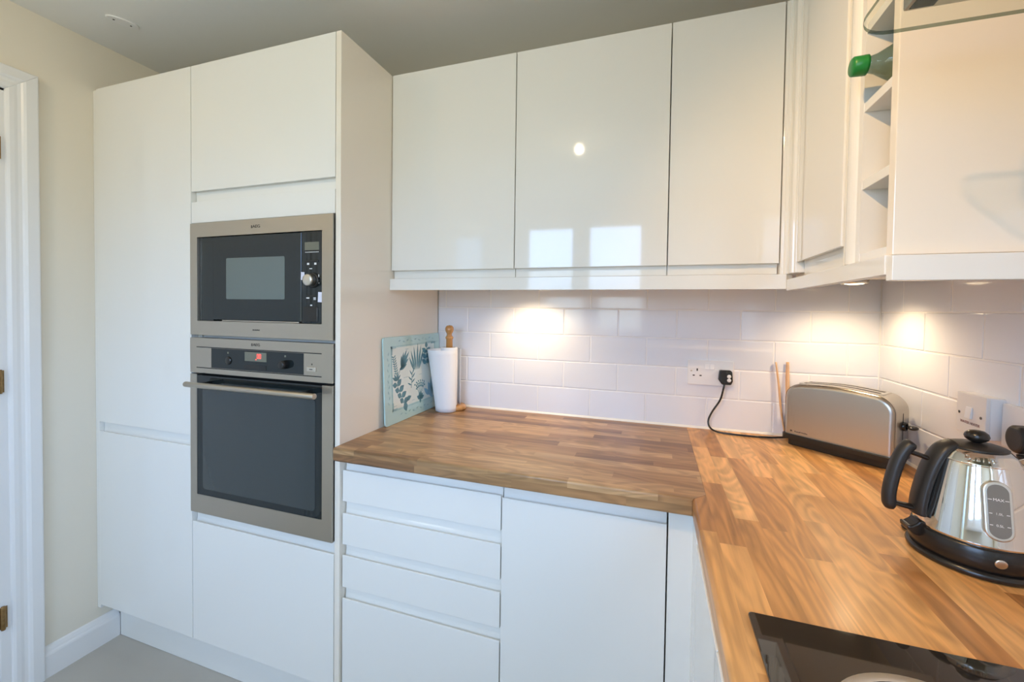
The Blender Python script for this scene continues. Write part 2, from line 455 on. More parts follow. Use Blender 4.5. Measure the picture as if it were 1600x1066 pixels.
# ================================================================== TALL UNITS
# larder housing
t = thing('larder_cabinet', 'tall ivory gloss two-door larder cabinet in the corner beside the doorway wall', 'cabinet', (-.868, -.3, 0))
bm = BM(); box(bm, -1.118, -.6195, YT+.0225, -.004, .15, ZT-.001); obj('carcass', bm, M['ivory_matt'], t)
front('upper_door', -1.1165, -.6195, .871, ZT, YT, 'y', M['ivory'], t)
front('lower_door', -1.1165, -.6195, .166, .8695-.0015, YT, 'y', M['ivory'], t, 'top', h=.033)
bm = BM(); box(bm, XL+.0005, -1.1197, YT+.002, YT+.03, .15, ZT-.002, .001); obj('scribing_strip', bm, M['ivory'], t)

# oven housing
t = thing('oven_housing', 'tall ivory gloss cabinet holding the microwave and oven', 'cabinet', (-.309, -.3, 0))
bm = BM()
box(bm, -.6175, -.6005, YT+.0225, -.004, .15, ZT-.001); box(bm, -.0365, -.0185, YT+.0225, -.004, .15, ZT-.001)
for z in (.15, .594, 1.197, 1.6, ZT-.019): box(bm, -.6005, -.0365, YT+.03, -.004, z, z+.018)
box(bm, -.6005, -.0365, -.012, -.004, .168, ZT-.02)
obj('carcass', bm, M['ivory_matt'], t)
front('top_door', -.6165, -.0205, 1.666, ZT, YT, 'y', M['ivory'], t, 'bottom', h=.0325)
front('bottom_door', -.6165, -.0205, .166, .6115, YT, 'y', M['ivory'], t, 'top', h=.0345)
bm = BM(); box(bm, -.6165, -.0205, YT, YT+.02, 1.5925, 1.6635, .0008); obj('filler_panel', bm, M['ivory'], t)
bm = BM(); box(bm, -.018, 0, YT, -.003, .0, ZT, .0008); obj('end_panel', bm, M['ivory_warmlit'], t)

t = thing('plinth', 'ivory kickboard on the floor under the tall cabinets', 'plinth', (-.57, -.511, 0))
bm = BM(); box(bm, XL+.02, -.0185, -.52, -.503, .001, .149, .0006); obj('kickboard', bm, M['ivory'], t)

# built-in microwave
YM = YT-.007
t = thing('microwave', 'built-in stainless steel framed microwave with black glass door above the oven', 'microwave', (-.3175, -.4, 1.218))
bm = BM()
for x0, x1, z0, z1 in ((-.613, -.580, 1.218, 1.590), (-.061, -.0215, 1.218, 1.590), (-.580, -.061, 1.218, 1.265), (-.580, -.061, 1.5435, 1.590)):
    box(bm, x0, x1, YM, YT+.004, z0, z1)
bmesh.ops.remove_doubles(bm, verts=bm.verts[:], dist=.00005)
fr = obj('frame', bm, M['steel_x'], t)
text('lettering', 'AEG', .0135, (-.3175, YM-.0003, 1.5667), RY, M['grey_print'], t, sx=1.25)
bm = BM()
for k in range(3): box(bm, -.3395+k*.0018, -.3385+k*.0018, YM-.0004, YM, 1.562, 1.571)
obj('logo_bars', bm, M['grey_print'], t)
text('small_lettering', 'MICROMAT', .006, (-.318, YM-.0003, 1.2405), RY, M['grey_print'], t)
bm = BM(); box(bm, -.5795, -.516, YT+.001, YT+.02, 1.266, 1.5425, .001); obj('side_panel', bm, M['black_glass'], t)
bm = BM(); box(bm, -.5125, -.1425, YT-.003, YT+.02, 1.2705, 1.5415, .0015); dr = obj('door', bm, M['black_glass'], t)
bm = BM(); prism(bm, rr(-.452, -.207, 1.338, 1.471, .004), 0, .0006, Fy(YT-.0036)); sub('door_window', bm, M['window_mesh'], dr, t)
bm = BM(); box(bm, -.470, -.150, YT-.0045, YT+.01, 1.2662, 1.2695, .0008); sub('door_edge_glint', bm, M['nickel'], dr, t)  # bright bar modelled for the light reflected along the door's bottom edge
bm = BM(); box(bm, -.1415, -.0615, YT-.002, YT+.02, 1.266, 1.5425, .001); cp = obj('control_panel', bm, M['black_glass'], t)
bm = BM(); box(bm, -.130, -.076, YT-.0026, YT, 1.4865, 1.5105); sub('display', bm, M['lcd'], cp, t)
bm = BM()
for k in range(9): box(bm, -.128+k*.0058, -.1245+k*.0058 if k < 8 else -.078, YT-.0024, YT, 1.4795, 1.4815)
for k in range(8): box(bm, -.1246+k*.0058, -.1221+k*.0058, YT-.0024, YT, 1.4797, 1.4800)
sub('lettering', bm, M['white_print'], cp, t)
for x, z, w, h in ((-.117, 1.4455, .008, .006), (-.090, 1.4455, .008, .006), (-.107, 1.431, .010, .0025),
                   (-.118, 1.343, .011, .0035), (-.092, 1.343, .009, .003), (-.092, 1.3385, .009, .002), (-.105, 1.321, .007, .004), (-.077, 1.409, .003, .008), (-.077, 1.388, .003, .004)):
    bm = BM(); box(bm, x-w/2, x+w/2, YT-.0024, YT, z-h/2, z+h/2); sub('symbol', bm, M['white_print'], cp, t)
for z in (1.4535, 1.349):
    bm = BM(); box(bm, -.130, -.078, YT-.004, YT, z-.0025, z+.0025, .001); sub('button_strip', bm, M['black'], cp, t)
bm = BM(); mt = Matrix.Translation((-.098, YT-.002, 1.396)) @ Matrix.Rotation(PI/2, 4, 'X')
lathe(bm, [(.023, 0), (.023, .003), (.021, .004), (.0205, .006), (.0195, .006)], mtx=mt, seg=40); sub('knob_ring', bm, M['black'], cp, t)
bm = BM(); mt = Matrix.Translation((-.100, YT-.006, 1.396)) @ Matrix.Rotation(PI/2, 4, 'X')
lathe(bm, [(.0175, 0), (.0175, .016), (.0165, .0185), (.014, .0195), (0, .0198)], mtx=mt, seg=40); sub('knob', bm, M['nickel'], cp, t)
bm = BM(); box(bm, -.134, -.079, YT-.0045, YT, 1.2715, 1.316, .002); rb = sub('release_button', bm, M['black'], cp, t)
for nm, x, z, w, h, a in (('sticker', -.137, 1.409, .013, .024, .06), ('sticker', -.0705, 1.3455, .0165, .030, .05)):
    bm = BM(); q = box(bm, -w/2, w/2, -.0003, .0003, -h/2, h/2)
    bm.transform(Matrix.Translation((x, YT-.0032, z)) @ Matrix.Rotation(a, 4, 'Y')); sub(nm, bm, M['sticker'], cp, t)

# built-in oven
YO = YT-.008
t = thing('oven', 'built-in stainless steel single oven with bar handle under the microwave', 'oven', (-.3165, -.4, .615))
bm = BM()
for x0, x1, z0, z1 in ((-.613, -.514, 1.091, 1.208), (-.127, -.0205, 1.091, 1.208), (-.514, -.127, 1.091, 1.1105), (-.514, -.127, 1.1755, 1.208)):
    box(bm, x0, x1, YO, YT+.02, z0, z1)
bmesh.ops.remove_doubles(bm, verts=bm.verts[:], dist=.00005)
fa = obj('fascia', bm, M['steel_x'], t)
text('lettering', 'AEG', .0125, (-.3155, YO-.0003, 1.1935), RY, M['grey_print'], t, sx=1.25)
bm = BM()
for k in range(3): box(bm, -.3375+k*.0018, -.3365+k*.0018, YO-.0004, YO, 1.189, 1.198)
obj('logo_bars', bm, M['grey_print'], t)
for z in (1.1085, 1.1775):
    bm = BM(); box(bm, -.582, -.060, YO-.0006, YO+.002, z-.0014, z+.0014); sub('groove_line', bm, M['black'], fa, t)
bm = BM(); box(bm, -.5138, -.1272, YO+.0004, YO+.02, 1.1107, 1.1753); cg = obj('control_glass', bm, M['black_glass'], t)
bm = BM(); box(bm, -.366, -.275, YO, YO+.002, 1.141, 1.170); ds = sub('display', bm, M['lcd'], cg, t)
bm = BM()
def seg7(x, z, w, h, s=.0011):
    for a in ((x, x+w, z, z), (x, x+w, z+h, z+h)): box(bm, a[0], a[1], YO-.0003, YO+.001, a[2]-s/2, a[3]+s/2)
    for xx in (x, x+w): box(bm, xx-s/2, xx+s/2, YO-.0003, YO+.001, z, z+h)
seg7(-.3135, 1.1515, .006, .0125); seg7(-.3040, 1.1515, .006, .0125); box(bm, -.3195, -.317, YO-.0003, YO+.001, 1.146, 1.1485)
sub('red_digits', bm, M['red'], cg, t)
bm = BM(); box(bm, -.368, -.276, YO-.0006, YO+.002, 1.116, 1.129, .0004); sub('touch_strip', bm, M['black'], cg, t)
for x, out in ((-.437, .004), (-.197, .020)):
    bm = BM(); mt = Matrix.Translation((x, YO+.001, 1.138)) @ Matrix.Rotation(PI/2, 4, 'X')
    lathe(bm, [(.0135, 0), (.0130, out*.6), (.0115, out), (.009, out+.0012), (0, out+.0015)], mtx=mt, seg=32); kn = sub('knob', bm, M['black'], cg, t)
    bm = BM(); box(bm, x-.005, x+.001, YO-.0002, YO+.001, 1.1605, 1.1665); sub('knob_mark', bm, M['lcd'], cg, t)
bm = BM(); box(bm, -.113, -.079, YO-.004, YO+.001, 1.1225, 1.1365, .0015); bt = sub('power_button', bm, M['nickel'], fa, t)
bm = BM(); box(bm, -.102, -.090, YO-.0045, YO, 1.128, 1.1305); box(bm, -.098, -.094, YO-.0005, YO+.001, 1.1415, 1.1465); sub('power_mark', bm, M['grey_print'], fa, t)
bm = BM(); box(bm, -.5995, -.0375, YT+.0205, YT+.0285, 1.077, 1.100); obj('door_seal', bm, M['dark'], t)
bm = BM()
for x0, x1, z0, z1 in ((-.613, -.582, .6155, 1.0855), (-.058, -.0205, .6155, 1.0835), (-.582, -.058, .6155, .679)): box(bm, x0, x1, YO, YT+.02, z0, z1)
bmesh.ops.remove_doubles(bm, verts=bm.verts[:], dist=.00005)
dr = obj('door', bm, M['steel_x'], t)
bm = BM(); box(bm, -.5819, -.0581, YO+.0006, YT+.02, .6791, 1.0825, .0006); sub('door_glass', bm, M['black_glass'], dr, t)
bm = BM(); prism(bm, rr(-.556, -.084, .700, 1.040, .012), 0, .0004, Fy(YO+.0004)); sub('inner_window', bm, M['oven_mesh'], dr, t)
bm = BM(); tube(bm, [(-.573, -.634, 1.059), (-.045, -.634, 1.059)], .0088, 24); hd = obj('handle', bm, M['steel_x'], t, bevel=.0015)
for x in (-.515, -.103):
    bm = BM(); mt = Matrix.Translation((x, YO+.002, 1.059)) @ Matrix.Rotation(PI/2, 4, 'X')
    lathe(bm, [(.0075, 0), (.0075, .041)], mtx=mt, seg=20); sub('handle_post', bm, M['black'], hd, t)

# ================================================================== WALL UNITS ON THE BACK WALL
for x0, x1, lab in ((.0025, .4512, 'ivory gloss wall cabinet next to the tall oven housing'),
                    (.4540, .9050, 'ivory gloss wall cabinet mirroring two window panes, middle of three'),
                    (.9080, 1.1802, 'narrow ivory gloss wall cabinet on back wall next to the corner post')):
    t = thing('wall_cabinet', lab, 'cabinet', ((x0+x1)/2, -.16, 1.418), 'wall cabinets over the back worktop')
    bm = BM(); box(bm, x0-.001, x1+.001, YU+.0225, -.001 if False else .0045, 1.4185, ZT-.001); obj('carcass', bm, M['ivory_matt'], t)
    front('door', x0, x1, 1.4195, ZT, YU, 'y', M['ivory'], t, 'bottom', h=.0268)
# corner post: two beaded strips that meet in the inner corner
t = thing('corner_post', 'beaded ivory corner post where the two runs of wall cabinets meet', 'trim', (1.2, -.34, 1.415))
bm = BM()
pr = [(1.1830, YU+.022), (1.1830, YU-.001), (1.1895, YU-.001), (1.1905, YU-.005), (1.1935, YU-.0075), (1.1965, YU-.0075), (1.1985, YU-.006), (1.1990, YU-.012), (1.1985, YU-.030),
      (1.1975, YU-.0335), (1.1985, YU-.038), (1.2035, YU-.040), (1.2045, YU-.048), (1.226, YU-.048), (1.226, YU+.022)]
prism(bm, pr, 1.4175, ZT, lambda p, q, a: (p, q, a)); obj('post', bm, M['ivory'], t, bevel=.0012)

# wall unit on the right wall
t = thing('wall_cabinet', 'ivory gloss wall cabinet hung on the right wall beside the open wine rack', 'cabinet', (1.38, -.5, 1.418), 'wall cabinets over the right worktop')
bm = BM(); box(bm, XU+.0235, XR-.001, -.6605, -.3, 1.4045, ZT-.001); box(bm, XU+.004, XU+.0235, -.6625, -.6435, 1.4045, ZT-.001); obj('carcass', bm, M['ivory_matt'], t)
front('door', -.6420, -.3885, 1.4055, ZT, XU, 'x', M['ivory'], t, 'bottom', h=.0375)

# open wine rack
t = thing('wine_rack', 'narrow open ivory wine rack with square cubbies at the end of the right wall run', 'wine rack', (1.38, -.75, 1.40))
bm = BM(); box(bm, XU+.001, XR+.003, -.7155, -.7008, 1.4045, ZT); obj('side_panel', bm, M['ivory'], t)
bm = BM()
pl = [(XU+.02, -.6635)] + [(XU+.004-.010*math.sin(PI*k/10)**.6, -.6635-.037*k/10) for k in range(11)] + [(XU+.02, -.7005)]
prism(bm, pl, 1.4045, ZT, lambda p, q, a: (p, q, a), smooth=False); obj('pilaster', bm, M['ivory'], t)
bm = BM(); box(bm, XU, XR+.003, -.8235, -.8055, 1.4038, ZT, .001); obj('end_panel', bm, M['ivory_warmlit'], t)
bm = BM(); box(bm, XR-.006, XR+.003, -.8053, -.7157, 1.4045, ZT); obj('back_panel', bm, M['ivory_matt'], t)
for z in (1.4195, 1.5435, 1.6755, 1.8075, 1.9395, 2.10):
    bm = BM(); box(bm, XU+.002, XR-.0062, -.8054, -.7156, z-.0155, z, .0006); obj('shelf', bm, M['ivory'], t)

# light pelmet under the wall units
t = thing('light_pelmet', 'ivory gloss light pelmet running under the wall cabinets', 'pelmet', (.6, -.34, 1.379))
bm = BM(); prism(bm, [(.001, YU-.008), (XU-.010, YU-.008), (XU+.008, YU+.010), (.001, YU+.010)], 1.3785, 1.4172, lambda p, q, a: (p, q, a)); obj('back_rail', bm, M['ivory'], t, bevel=.0008)
bm = BM(); prism(bm, [(XU-.0095, YU-.0085), (XU+.0085, YU+.0095), (XU+.0085, -.8245), (XU-.0095, -.8245)], 1.3745, 1.4032, lambda p, q, a: (p, q, a)); obj('side_rail', bm, M['ivory'], t, bevel=.0006)
bm = BM(); box(bm, XU-.0075, XR+.003, -.8415, -.8248, 1.3650, 1.4012, .0008); obj('end_rail', bm, M['ivory'], t)

# under-cabinet lights
UL = ((.43, -.13, 'puck light under the wall cabinet nearest the oven housing'),
      (1.41, -.165, 'puck light under the corner wall cabinets above the toaster'))
for x, y, lab in UL:
    t = thing('cabinet_downlight', 'small round ' + lab, 'light', (x, y, 1.4), 'lights under the wall cabinets')
    bm = BM(); lathe(bm, [(.033, 1.4182), (.033, 1.405), (.030, 1.402), (.024, 1.402), (.023, 1.4045), (0, 1.4045)], x, y, 32); obj('housing', bm, M['nickel'], t)
    bm = BM(); lathe(bm, [(0, 1.4042), (.0222, 1.4042), (.0222, 1.4022), (.014, 1.4008), (0, 1.4004)], x, y, 32); obj('lens', bm, M['lamp'], t)
    l = bpy.data.lights.new('cabinet_lamp', 'SPOT'); l.energy = 7.2; l.color = (1, .75, .46); l.spot_size = math.radians(150); l.spot_blend = .8; l.shadow_soft_size = .02
    o = bpy.data.objects.new('cabinet_lamp', l); C.objects.link(o); o.location = (0, 0, -.006); o.parent = t

# ================================================================== BASE UNITS
t = thing('drawer_cabinet', 'white base cabinet with four drawers beside the oven housing', 'cabinet', (.255, -.29, 0))
bm = BM()
box(bm, .0012, .0192, YB+.0225, -.012, .15, .8698); box(bm, .4895, .5075, YB+.0225, -.012, .15, .8698); box(bm, .0192, .4895, YB+.03, -.012, .15, .168); box(bm, .0192, .4895, -.02, -.012, .168, .86)
obj('carcass', bm, M['ivory_matt'], t)
for k, (z0, z1, h) in enumerate(((.739, .868, .036), (.609, .737, .0345), (.4795, .607, .0315), (.166, .4775, .032))):
    front('drawer_front', .0035, .5058, z0, z1, YB, 'y', M['ivory'], t, 'top', h=h)
t = thing('base_cabinet', 'white one-door base cabinet right of the drawers on the back wall', 'cabinet', (.71, -.29, 0), 'base cabinets')
bm = BM(); box(bm, .5088, .9128, YB+.0225, -.012, .15, .8698); obj('carcass', bm, M['ivory_matt'], t)
front('door', .5088, .9118, .166, .868, YB, 'y', M['ivory'], t, 'top', h=.041)
t = thing('corner_filler', 'white inner corner filler between the two runs of base cabinets', 'trim', (.95, -.575, 0))
bm = BM(); prism(bm, [(.9150, YB+.02), (.9150, YB), (XB, YB), (XB, -.655), (XB+.02, -.655), (XB+.02, YB+.02)], .15, .8698, lambda p, q, a: (p, q, a)); obj('filler_panel', bm, M['ivory'], t, bevel=.0012)
t = thing('base_cabinet', 'white base cabinet under the right worktop beyond the inner corner filler', 'cabinet', (1.25, -.8, 0), 'base cabinets')
bm = BM(); box(bm, XB+.0225, XR-.01, -.941, -.656, .15, .8698); obj('carcass', bm, M['ivory_matt'], t)
front('door', -.940, -.6575, .166, .868, XB, 'x', M['ivory'], t, 'top', h=.032)
t = thing('base_cabinet', 'white base cabinet directly under the black hob', 'cabinet', (1.25, -1.25, 0), 'base cabinets')
bm = BM(); box(bm, XB+.0225, XR-.01, -1.56, -.943, .15, .86); obj('carcass', bm, M['ivory_matt'], t)
front('door', -1.56, -.9428, .166, .868, XB, 'x', M['ivory'], t, 'top', h=.032)
t = thing('plinth', 'white kickboard under the drawers and base cabinets', 'plinth', (.5, -.5, 0))
bm = BM(); box(bm, .0015, XB+.045, -.52, -.503, .001, .149); box(bm, XB+.045, XB+.062, -1.56, -.503, .001, .149); obj('kickboard', bm, M['ivory'], t)

def round_front(bm, on, r=.006):
    es = [e for e in bm.edges if all(on(v.co) for v in e.verts) and abs(e.verts[0].co.z-e.verts[1].co.z) < 1e-5]
    bmesh.ops.bevel(bm, geom=es, offset=r, segments=5, affect='EDGES', profile=.5)
    for f in bm.faces: f.smooth = len(f.verts) == 4 and f.calc_area() < .02
# worktops: the back run butts the right run with a masons mitre at the inner corner
t = thing('worktop', 'oak block worktop along the back wall under the chopping board', 'worktop', (0, 0, 0), 'oak worktops')
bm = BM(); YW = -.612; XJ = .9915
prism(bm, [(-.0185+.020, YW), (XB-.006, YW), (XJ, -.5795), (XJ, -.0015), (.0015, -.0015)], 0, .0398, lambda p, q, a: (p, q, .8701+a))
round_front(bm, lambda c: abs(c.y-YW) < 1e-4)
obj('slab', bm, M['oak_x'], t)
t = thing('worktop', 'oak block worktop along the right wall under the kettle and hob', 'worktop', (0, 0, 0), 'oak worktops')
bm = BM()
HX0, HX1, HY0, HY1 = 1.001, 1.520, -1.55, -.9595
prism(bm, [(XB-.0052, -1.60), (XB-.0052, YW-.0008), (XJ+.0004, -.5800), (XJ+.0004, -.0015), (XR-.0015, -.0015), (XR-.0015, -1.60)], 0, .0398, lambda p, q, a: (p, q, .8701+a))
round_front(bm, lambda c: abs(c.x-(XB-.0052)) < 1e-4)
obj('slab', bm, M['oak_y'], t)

# ceramic hob
t = thing('hob', 'black ceramic glass hob with grey cooking ring set in the right worktop', 'hob', (1.26, -1.25, W))
bm = BM(); prism(bm, rr(HX0, HX1, HY0, HY1, .006), 0, .0048, Fz(W+.0001)); obj('glass_plate', bm, M['hob_glass'], t, bevel=.0018)
for cx, cy, r in ((1.148, -1.118, .101), (1.385, -1.10, .082), (1.148, -1.385, .082), (1.385, -1.385, .104)):
    bm = BM(); ri = r-.011 if r > .1 else r-.004
    lathe(bm, [(ri, W+.0052), (r, W+.0052), (r, W+.0050), (ri, W+.0050), (ri, W+.0052)], cx, cy, 72, close=False); obj('cooking_zone_ring', bm, M['hob_ring'], t)

# cooker hood
t = thing('cooker_hood', 'cooker hood with clear glass canopy above the hob', 'cooker hood', (1.35, -1.24, 1.66))
bm = BM(); ZGL = 1.651
o_ = [(XR-.001, -.960), (XR-.001, -1.545)] + [(1.097+.040-.040*math.sin(a*PI/16), -1.545+.040-.040*math.cos(a*PI/16)) for a in range(9)] + [(1.097+.040-.040*math.cos(a*PI/16), -.960-.040+.040*math.sin(a*PI/16)) for a in range(9)]
prism(bm, o_, .0015, .006, Fz(ZGL)); bm.normal_update()
for q in bm.faces: q.material_index = 1 if abs(q.normal.z) < .5 else 0
obj('glass_canopy', bm, [M['glass'], M['glass_edge']], t)
bm = BM(); box(bm, 1.134, XR-.001, -1.505, -.990, ZGL+.0065, ZGL+.055, .003); bd = obj('body', bm, M['steel_x'], t)
bm = BM(); box(bm, 1.165, 1.50, -1.235, -1.02, ZGL+.0061, ZGL+.0068); box(bm, 1.165, 1.50, -1.465, -1.25, ZGL+.0061, ZGL+.0068); sub('grease_filter', bm, M['filter'], bd, t)
bm = BM(); box(bm, 1.138, 1.160, -1.50, -.995, ZGL+.0061, ZGL+.0068); sub('control_strip', bm, M['black_glass'], bd, t)
bm = BM(); box(bm, 1.30, XR-.001, -1.36, -1.12, ZGL+.055, ZC-.001); obj('chimney', bm, M['steel_z'], t)

# ================================================================== THINGS ON THE WORKTOP
# glass chopping board, leaning on the end panel
t = thing('chopping_board', 'square aqua glass chopping board printed with herbs, propped against the oven housing', 'chopping board', (.006, -.2, W))
TH = .0055
def lean(bm):   # local: p along -y..., built upright at x=0 then tipped onto the panel
    bm.transform(Matrix.Translation((.0195, 0, W+.0005)) @ Matrix.Rotation(-math.asin(.0125/.305), 4, 'Y') @ Matrix.Translation((0, 0, 0)))
    return bm
bm = BM(); prism(bm, rr(-.390, -.004, .0, .305, .012, 5), -TH, 0, Fx(0)); obj('board', lean(bm), M['aqua'], t, bevel=.0012)
bm = BM(); prism(bm, rr(-.342, -.046, .050, .266, .004, 3), 0, .0003, Fx(0)); obj('pale_centre_print', lean(bm), M['aqua_pale'], t)
def flat(bm, pts, e=.0006):
    prism(bm, pts, .0001, e, Fx(0))
def leaf(bm, y, z, ang, ln, wd, e=.0006):
    d = (math.cos(ang), math.sin(ang)); n = (-d[1], d[0]); P = []
    for k in range(9): s = k/8; P.append((s, wd/2*math.sin(PI*s**.8)))
    pts = [(y+d[0]*s*ln+n[0]*w, z+d[1]*s*ln+n[1]*w) for s, w in P] + [(y+d[0]*s*ln-n[0]*w, z+d[1]*s*ln-n[1]*w) for s, w in P[-2:0:-1]]
    flat(bm, pts, e)
def stem(bm, y, z, ang, ln, wd=.0022, e=.0005):
    d = (math.cos(ang), math.sin(ang)); n = (-d[1]*wd/2, d[0]*wd/2)
    flat(bm, [(y+n[0], z+n[1]), (y+d[0]*ln+n[0], z+d[1]*ln+n[1]), (y+d[0]*ln-n[0], z+d[1]*ln-n[1]), (y-n[0], z-n[1])], e)
D = math.radians
bm = BM()
# rosemary-like sprig and broad spray (upper left)
stem(bm, -.318, .165, D(105), .075)
for k in range(8): leaf(bm, -.318-.002*k, .172+.0085*k, D(160), .016, .005); leaf(bm, -.318-.002*k, .172+.0085*k, D(40), .014, .005)
for k, (a, ln) in enumerate(((18, .050), (32, .068), (46, .085), (60, .080), (75, .064), (92, .05))): leaf(bm, -.300+.003*k, .185, D(a), ln, .015)
stem(bm, -.318, .150, D(58), .05)
for a in (150, 120, 75, 40): leaf(bm, -.318, .148, D(a), .030, .010)
# blade leaves (upper middle)
for k, (a, ln) in enumerate(((120, .062), (108, .080), (97, .09), (84, .10), (74, .097), (64, .085))): leaf(bm, -.206+.007*k, .172, D(a), ln, .011)
# rounded leaves (upper right)
stem(bm, -.118, .180, D(84), .075)
for k in range(3):
    leaf(bm, -.117+.002*k, .188+.022*k, D(150), .036, .020); leaf(bm, -.117+.002*k, .190+.022*k, D(25), .036, .020)
leaf(bm, -.112, .25, D(88), .024, .02)
# fine branching sprig (centre)
stem(bm, -.228, .108, D(80), .06, .003)
for k, a in enumerate((155, 30, 145, 40, 130, 55)): leaf(bm, -.226+.002*k, .118+.009*k, D(a), .028, .006)
# big-leaved sprig (lower left)
stem(bm, -.318, .135, D(-62), .10, .0028)
for k in range(4):
    leaf(bm, -.318+.0125*k, .132-.022*k, D(170-8*k), .026, .020); leaf(bm, -.316+.0125*k, .130-.022*k, D(40-6*k), .034, .022)
leaf(bm, -.272, .062, D(-75), .034, .026); leaf(bm, -.262, .07, D(15), .034, .018)
# bunch with flower heads (lower right)
for k in range(6):
    a = 122-13*k; stem(bm, -.166, .065, D(a), .055+.004*(k % 2)); 
    for j in range(3): leaf(bm, -.166+math.cos(D(a))*(.038+.010*j), .065+math.sin(D(a))*(.038+.010*j), D(a+(-1)**j*50), .012, .006)
for a in (150, 110, 80, 50, 20): leaf(bm, -.166, .056, D(a), .028, .016)
leaf(bm, -.166, .060, D(-95), .02, .012)
# soft big shapes (right)
obj('printed_herbs', lean(bm), M['teal'], t)
bm = BM()
leaf(bm, -.085, .06, D(70), .11, .045, .0005); leaf(bm, -.075, .045, D(115), .075, .035, .0005); leaf(bm, -.072, .15, D(100), .06, .03, .0005); leaf(bm, -.100, .06, D(140), .05, .02, .0005)
obj('blue_leaf_print', lean(bm), M['blue_soft'], t)
bm = BM()
for y0, y1, z0, z1 in ((-.348, -.3455, .044, .272), (-.0445, -.042, .044, .272), (-.348, -.042, .044, .0462), (-.348, -.042, .2698, .272)): box(bm, .0001, .0005, y0, y1, z0, z1)
for y, z in ((-.348, .044), (-.042, .044), (-.348, .272), (-.042, .272)):
    sy = 1 if y < -.2 else -1; sz = 1 if z < .15 else -1
    for a, b in ((0, .032), ): box(bm, .0001, .0007, min(y, y+sy*.030), max(y, y+sy*.030), min(z, z+sz*.008), max(z, z+sz*.008)); box(bm, .0001, .0007, min(y, y+sy*.008), max(y, y+sy*.008), min(z, z+sz*.030), max(z, z+sz*.030))
for k in range(10):
    leaf(bm, -.365, .07+.019*k, D(90+25*(-1)**k), .013, .005, .0005); leaf(bm, -.30+.026*k, .287, D(20*(-1)**k), .016, .005, .0005); leaf(bm, -.30+.026*k, .024, D(20*(-1)**k), .016, .005, .0005)
for y, z, w in ((-.26, .152, .03), (-.16, .15, .022), (-.25, .235+.02, .02), (-.33, .06, .018), (-.215, .06, .018)): box(bm, .0001, .0004, y-w/2, y+w/2, z, z+.0016)
obj('border_print', lean(bm), M['teal_soft'], t)

# kitchen roll on its holder
HX, HY = .102, -.092
t = thing('paper_towel_holder', 'turned pine kitchen roll holder standing by the chopping board', 'paper towel holder', (HX, HY, W))
bm = BM(); lathe(bm, [(0, W+.0004), (.039, W+.0004), (.042, W+.003), (.0425, W+.010), (.041, W+.016), (.036, W+.020), (0, W+.0205)], HX+.014, HY+.034, 56); obj('base', bm, M['pine'], t)
bm = BM()
lathe(bm, [(.013, W+.020), (.013, W+.286), (.0150, W+.288), (.0158, W+.292), (.0150, W+.296), (.0115, W+.299), (.0095, W+.303), (.0098, W+.308),
           (.0135, W+.313), (.0165, W+.320), (.0172, W+.327), (.0155, W+.334), (.0105, W+.340), (0, W+.342)], HX, HY, 36); obj('pole', bm, M['pine'], t)
t = thing('paper_towel_roll', 'white kitchen paper roll with its loose sheet flaring out', 'paper towel', (HX, HY, W+.021))
bm = BM()
lathe(bm, [(.0205, W+.022), (.031, W+.022), (.033, W+.024), (.033, W+.252), (.031, W+.254), (.0205, W+.254), (.0205, W+.022)], HX, HY, 48, close=False); obj('core_roll', bm, M['paper'], t)
bm = BM(); NA, NZ = 56, 14; g = []
for k in range(NZ+1):
    s = k/NZ; z = W+.0015 + s*.246; ring = []
    for i in range(NA+1):
        q = i/NA; ang = math.radians(-8-q*318)          # from the right, round the front and the left, to the back
        base = .0345+.0055*min(1, q/.16)+.0055*q
        fl = (.010+.036*s**1.15)*math.exp(-((q-.52)/.24)**2)
        r = base+fl
        up = min(1, max(0, (q-.56)/.05))
        zb = W+.0015+.0205*min(1, up*1.6)
        zz = zb+(W+.2475-zb)*s-.004*s*math.sin(q*PI)
        ring.append(bm.verts.new((HX+r*math.cos(ang), HY+r*math.sin(ang)*.98, zz)))
    g.append(ring)
for a, b in zip(g, g[1:]):
    for i in range(NA):
        f = bm.faces.new((a[i], a[i+1], b[i+1], b[i])); f.smooth = True
o = obj('loose_sheet', bm, M['paper'], t); s_ = o.modifiers.new('paper', 'SOLIDIFY'); s_.thickness = .0012; s_.offset = 0

# double socket on the back wall with the toaster plug
t = thing('wall_socket', 'white double wall socket on the back tiles above the toaster cable', 'socket', (1.063, 0, 1.107))
bm = BM(); prism(bm, rr(.9905, 1.1360, 1.0640, 1.1500, .004), 0, .0088, Fy(-.0090)); obj('plate', bm, M['white_plastic'], t, bevel=.0015)
for x in (1.0525, 1.0685):
    bm = BM(); prism(bm, [(-.0092, 1.1195), (-.0135, 1.1195), (-.0105, 1.1365), (-.0092, 1.1365)], x-.0072, x+.0072, lambda p, q, a: (a, p, q)); obj('rocker', bm, M['white_plastic'], t, bevel=.0006)
bm = BM()
for x, z, w, h in ((1.0215, 1.1165, .0042, .0085), (1.0105, 1.0965, .0068, .0040), (1.0325, 1.0965, .0068, .0040)): box(bm, x-w/2, x+w/2, -.0094, -.0085, z-h/2, z+h/2)
obj('pin_hole', bm, M['dark'], t)
for x in (1.0030,):
    bm = BM(); lathe(bm, [(0, 0), (.0028, 0), (.0028, .0006), (0, .0008)], mtx=Matrix.Translation((x, -.0089, 1.1125)) @ Matrix.Rotation(PI/2, 4, 'X'), seg=16); obj('screw', bm, M['nickel'], t)

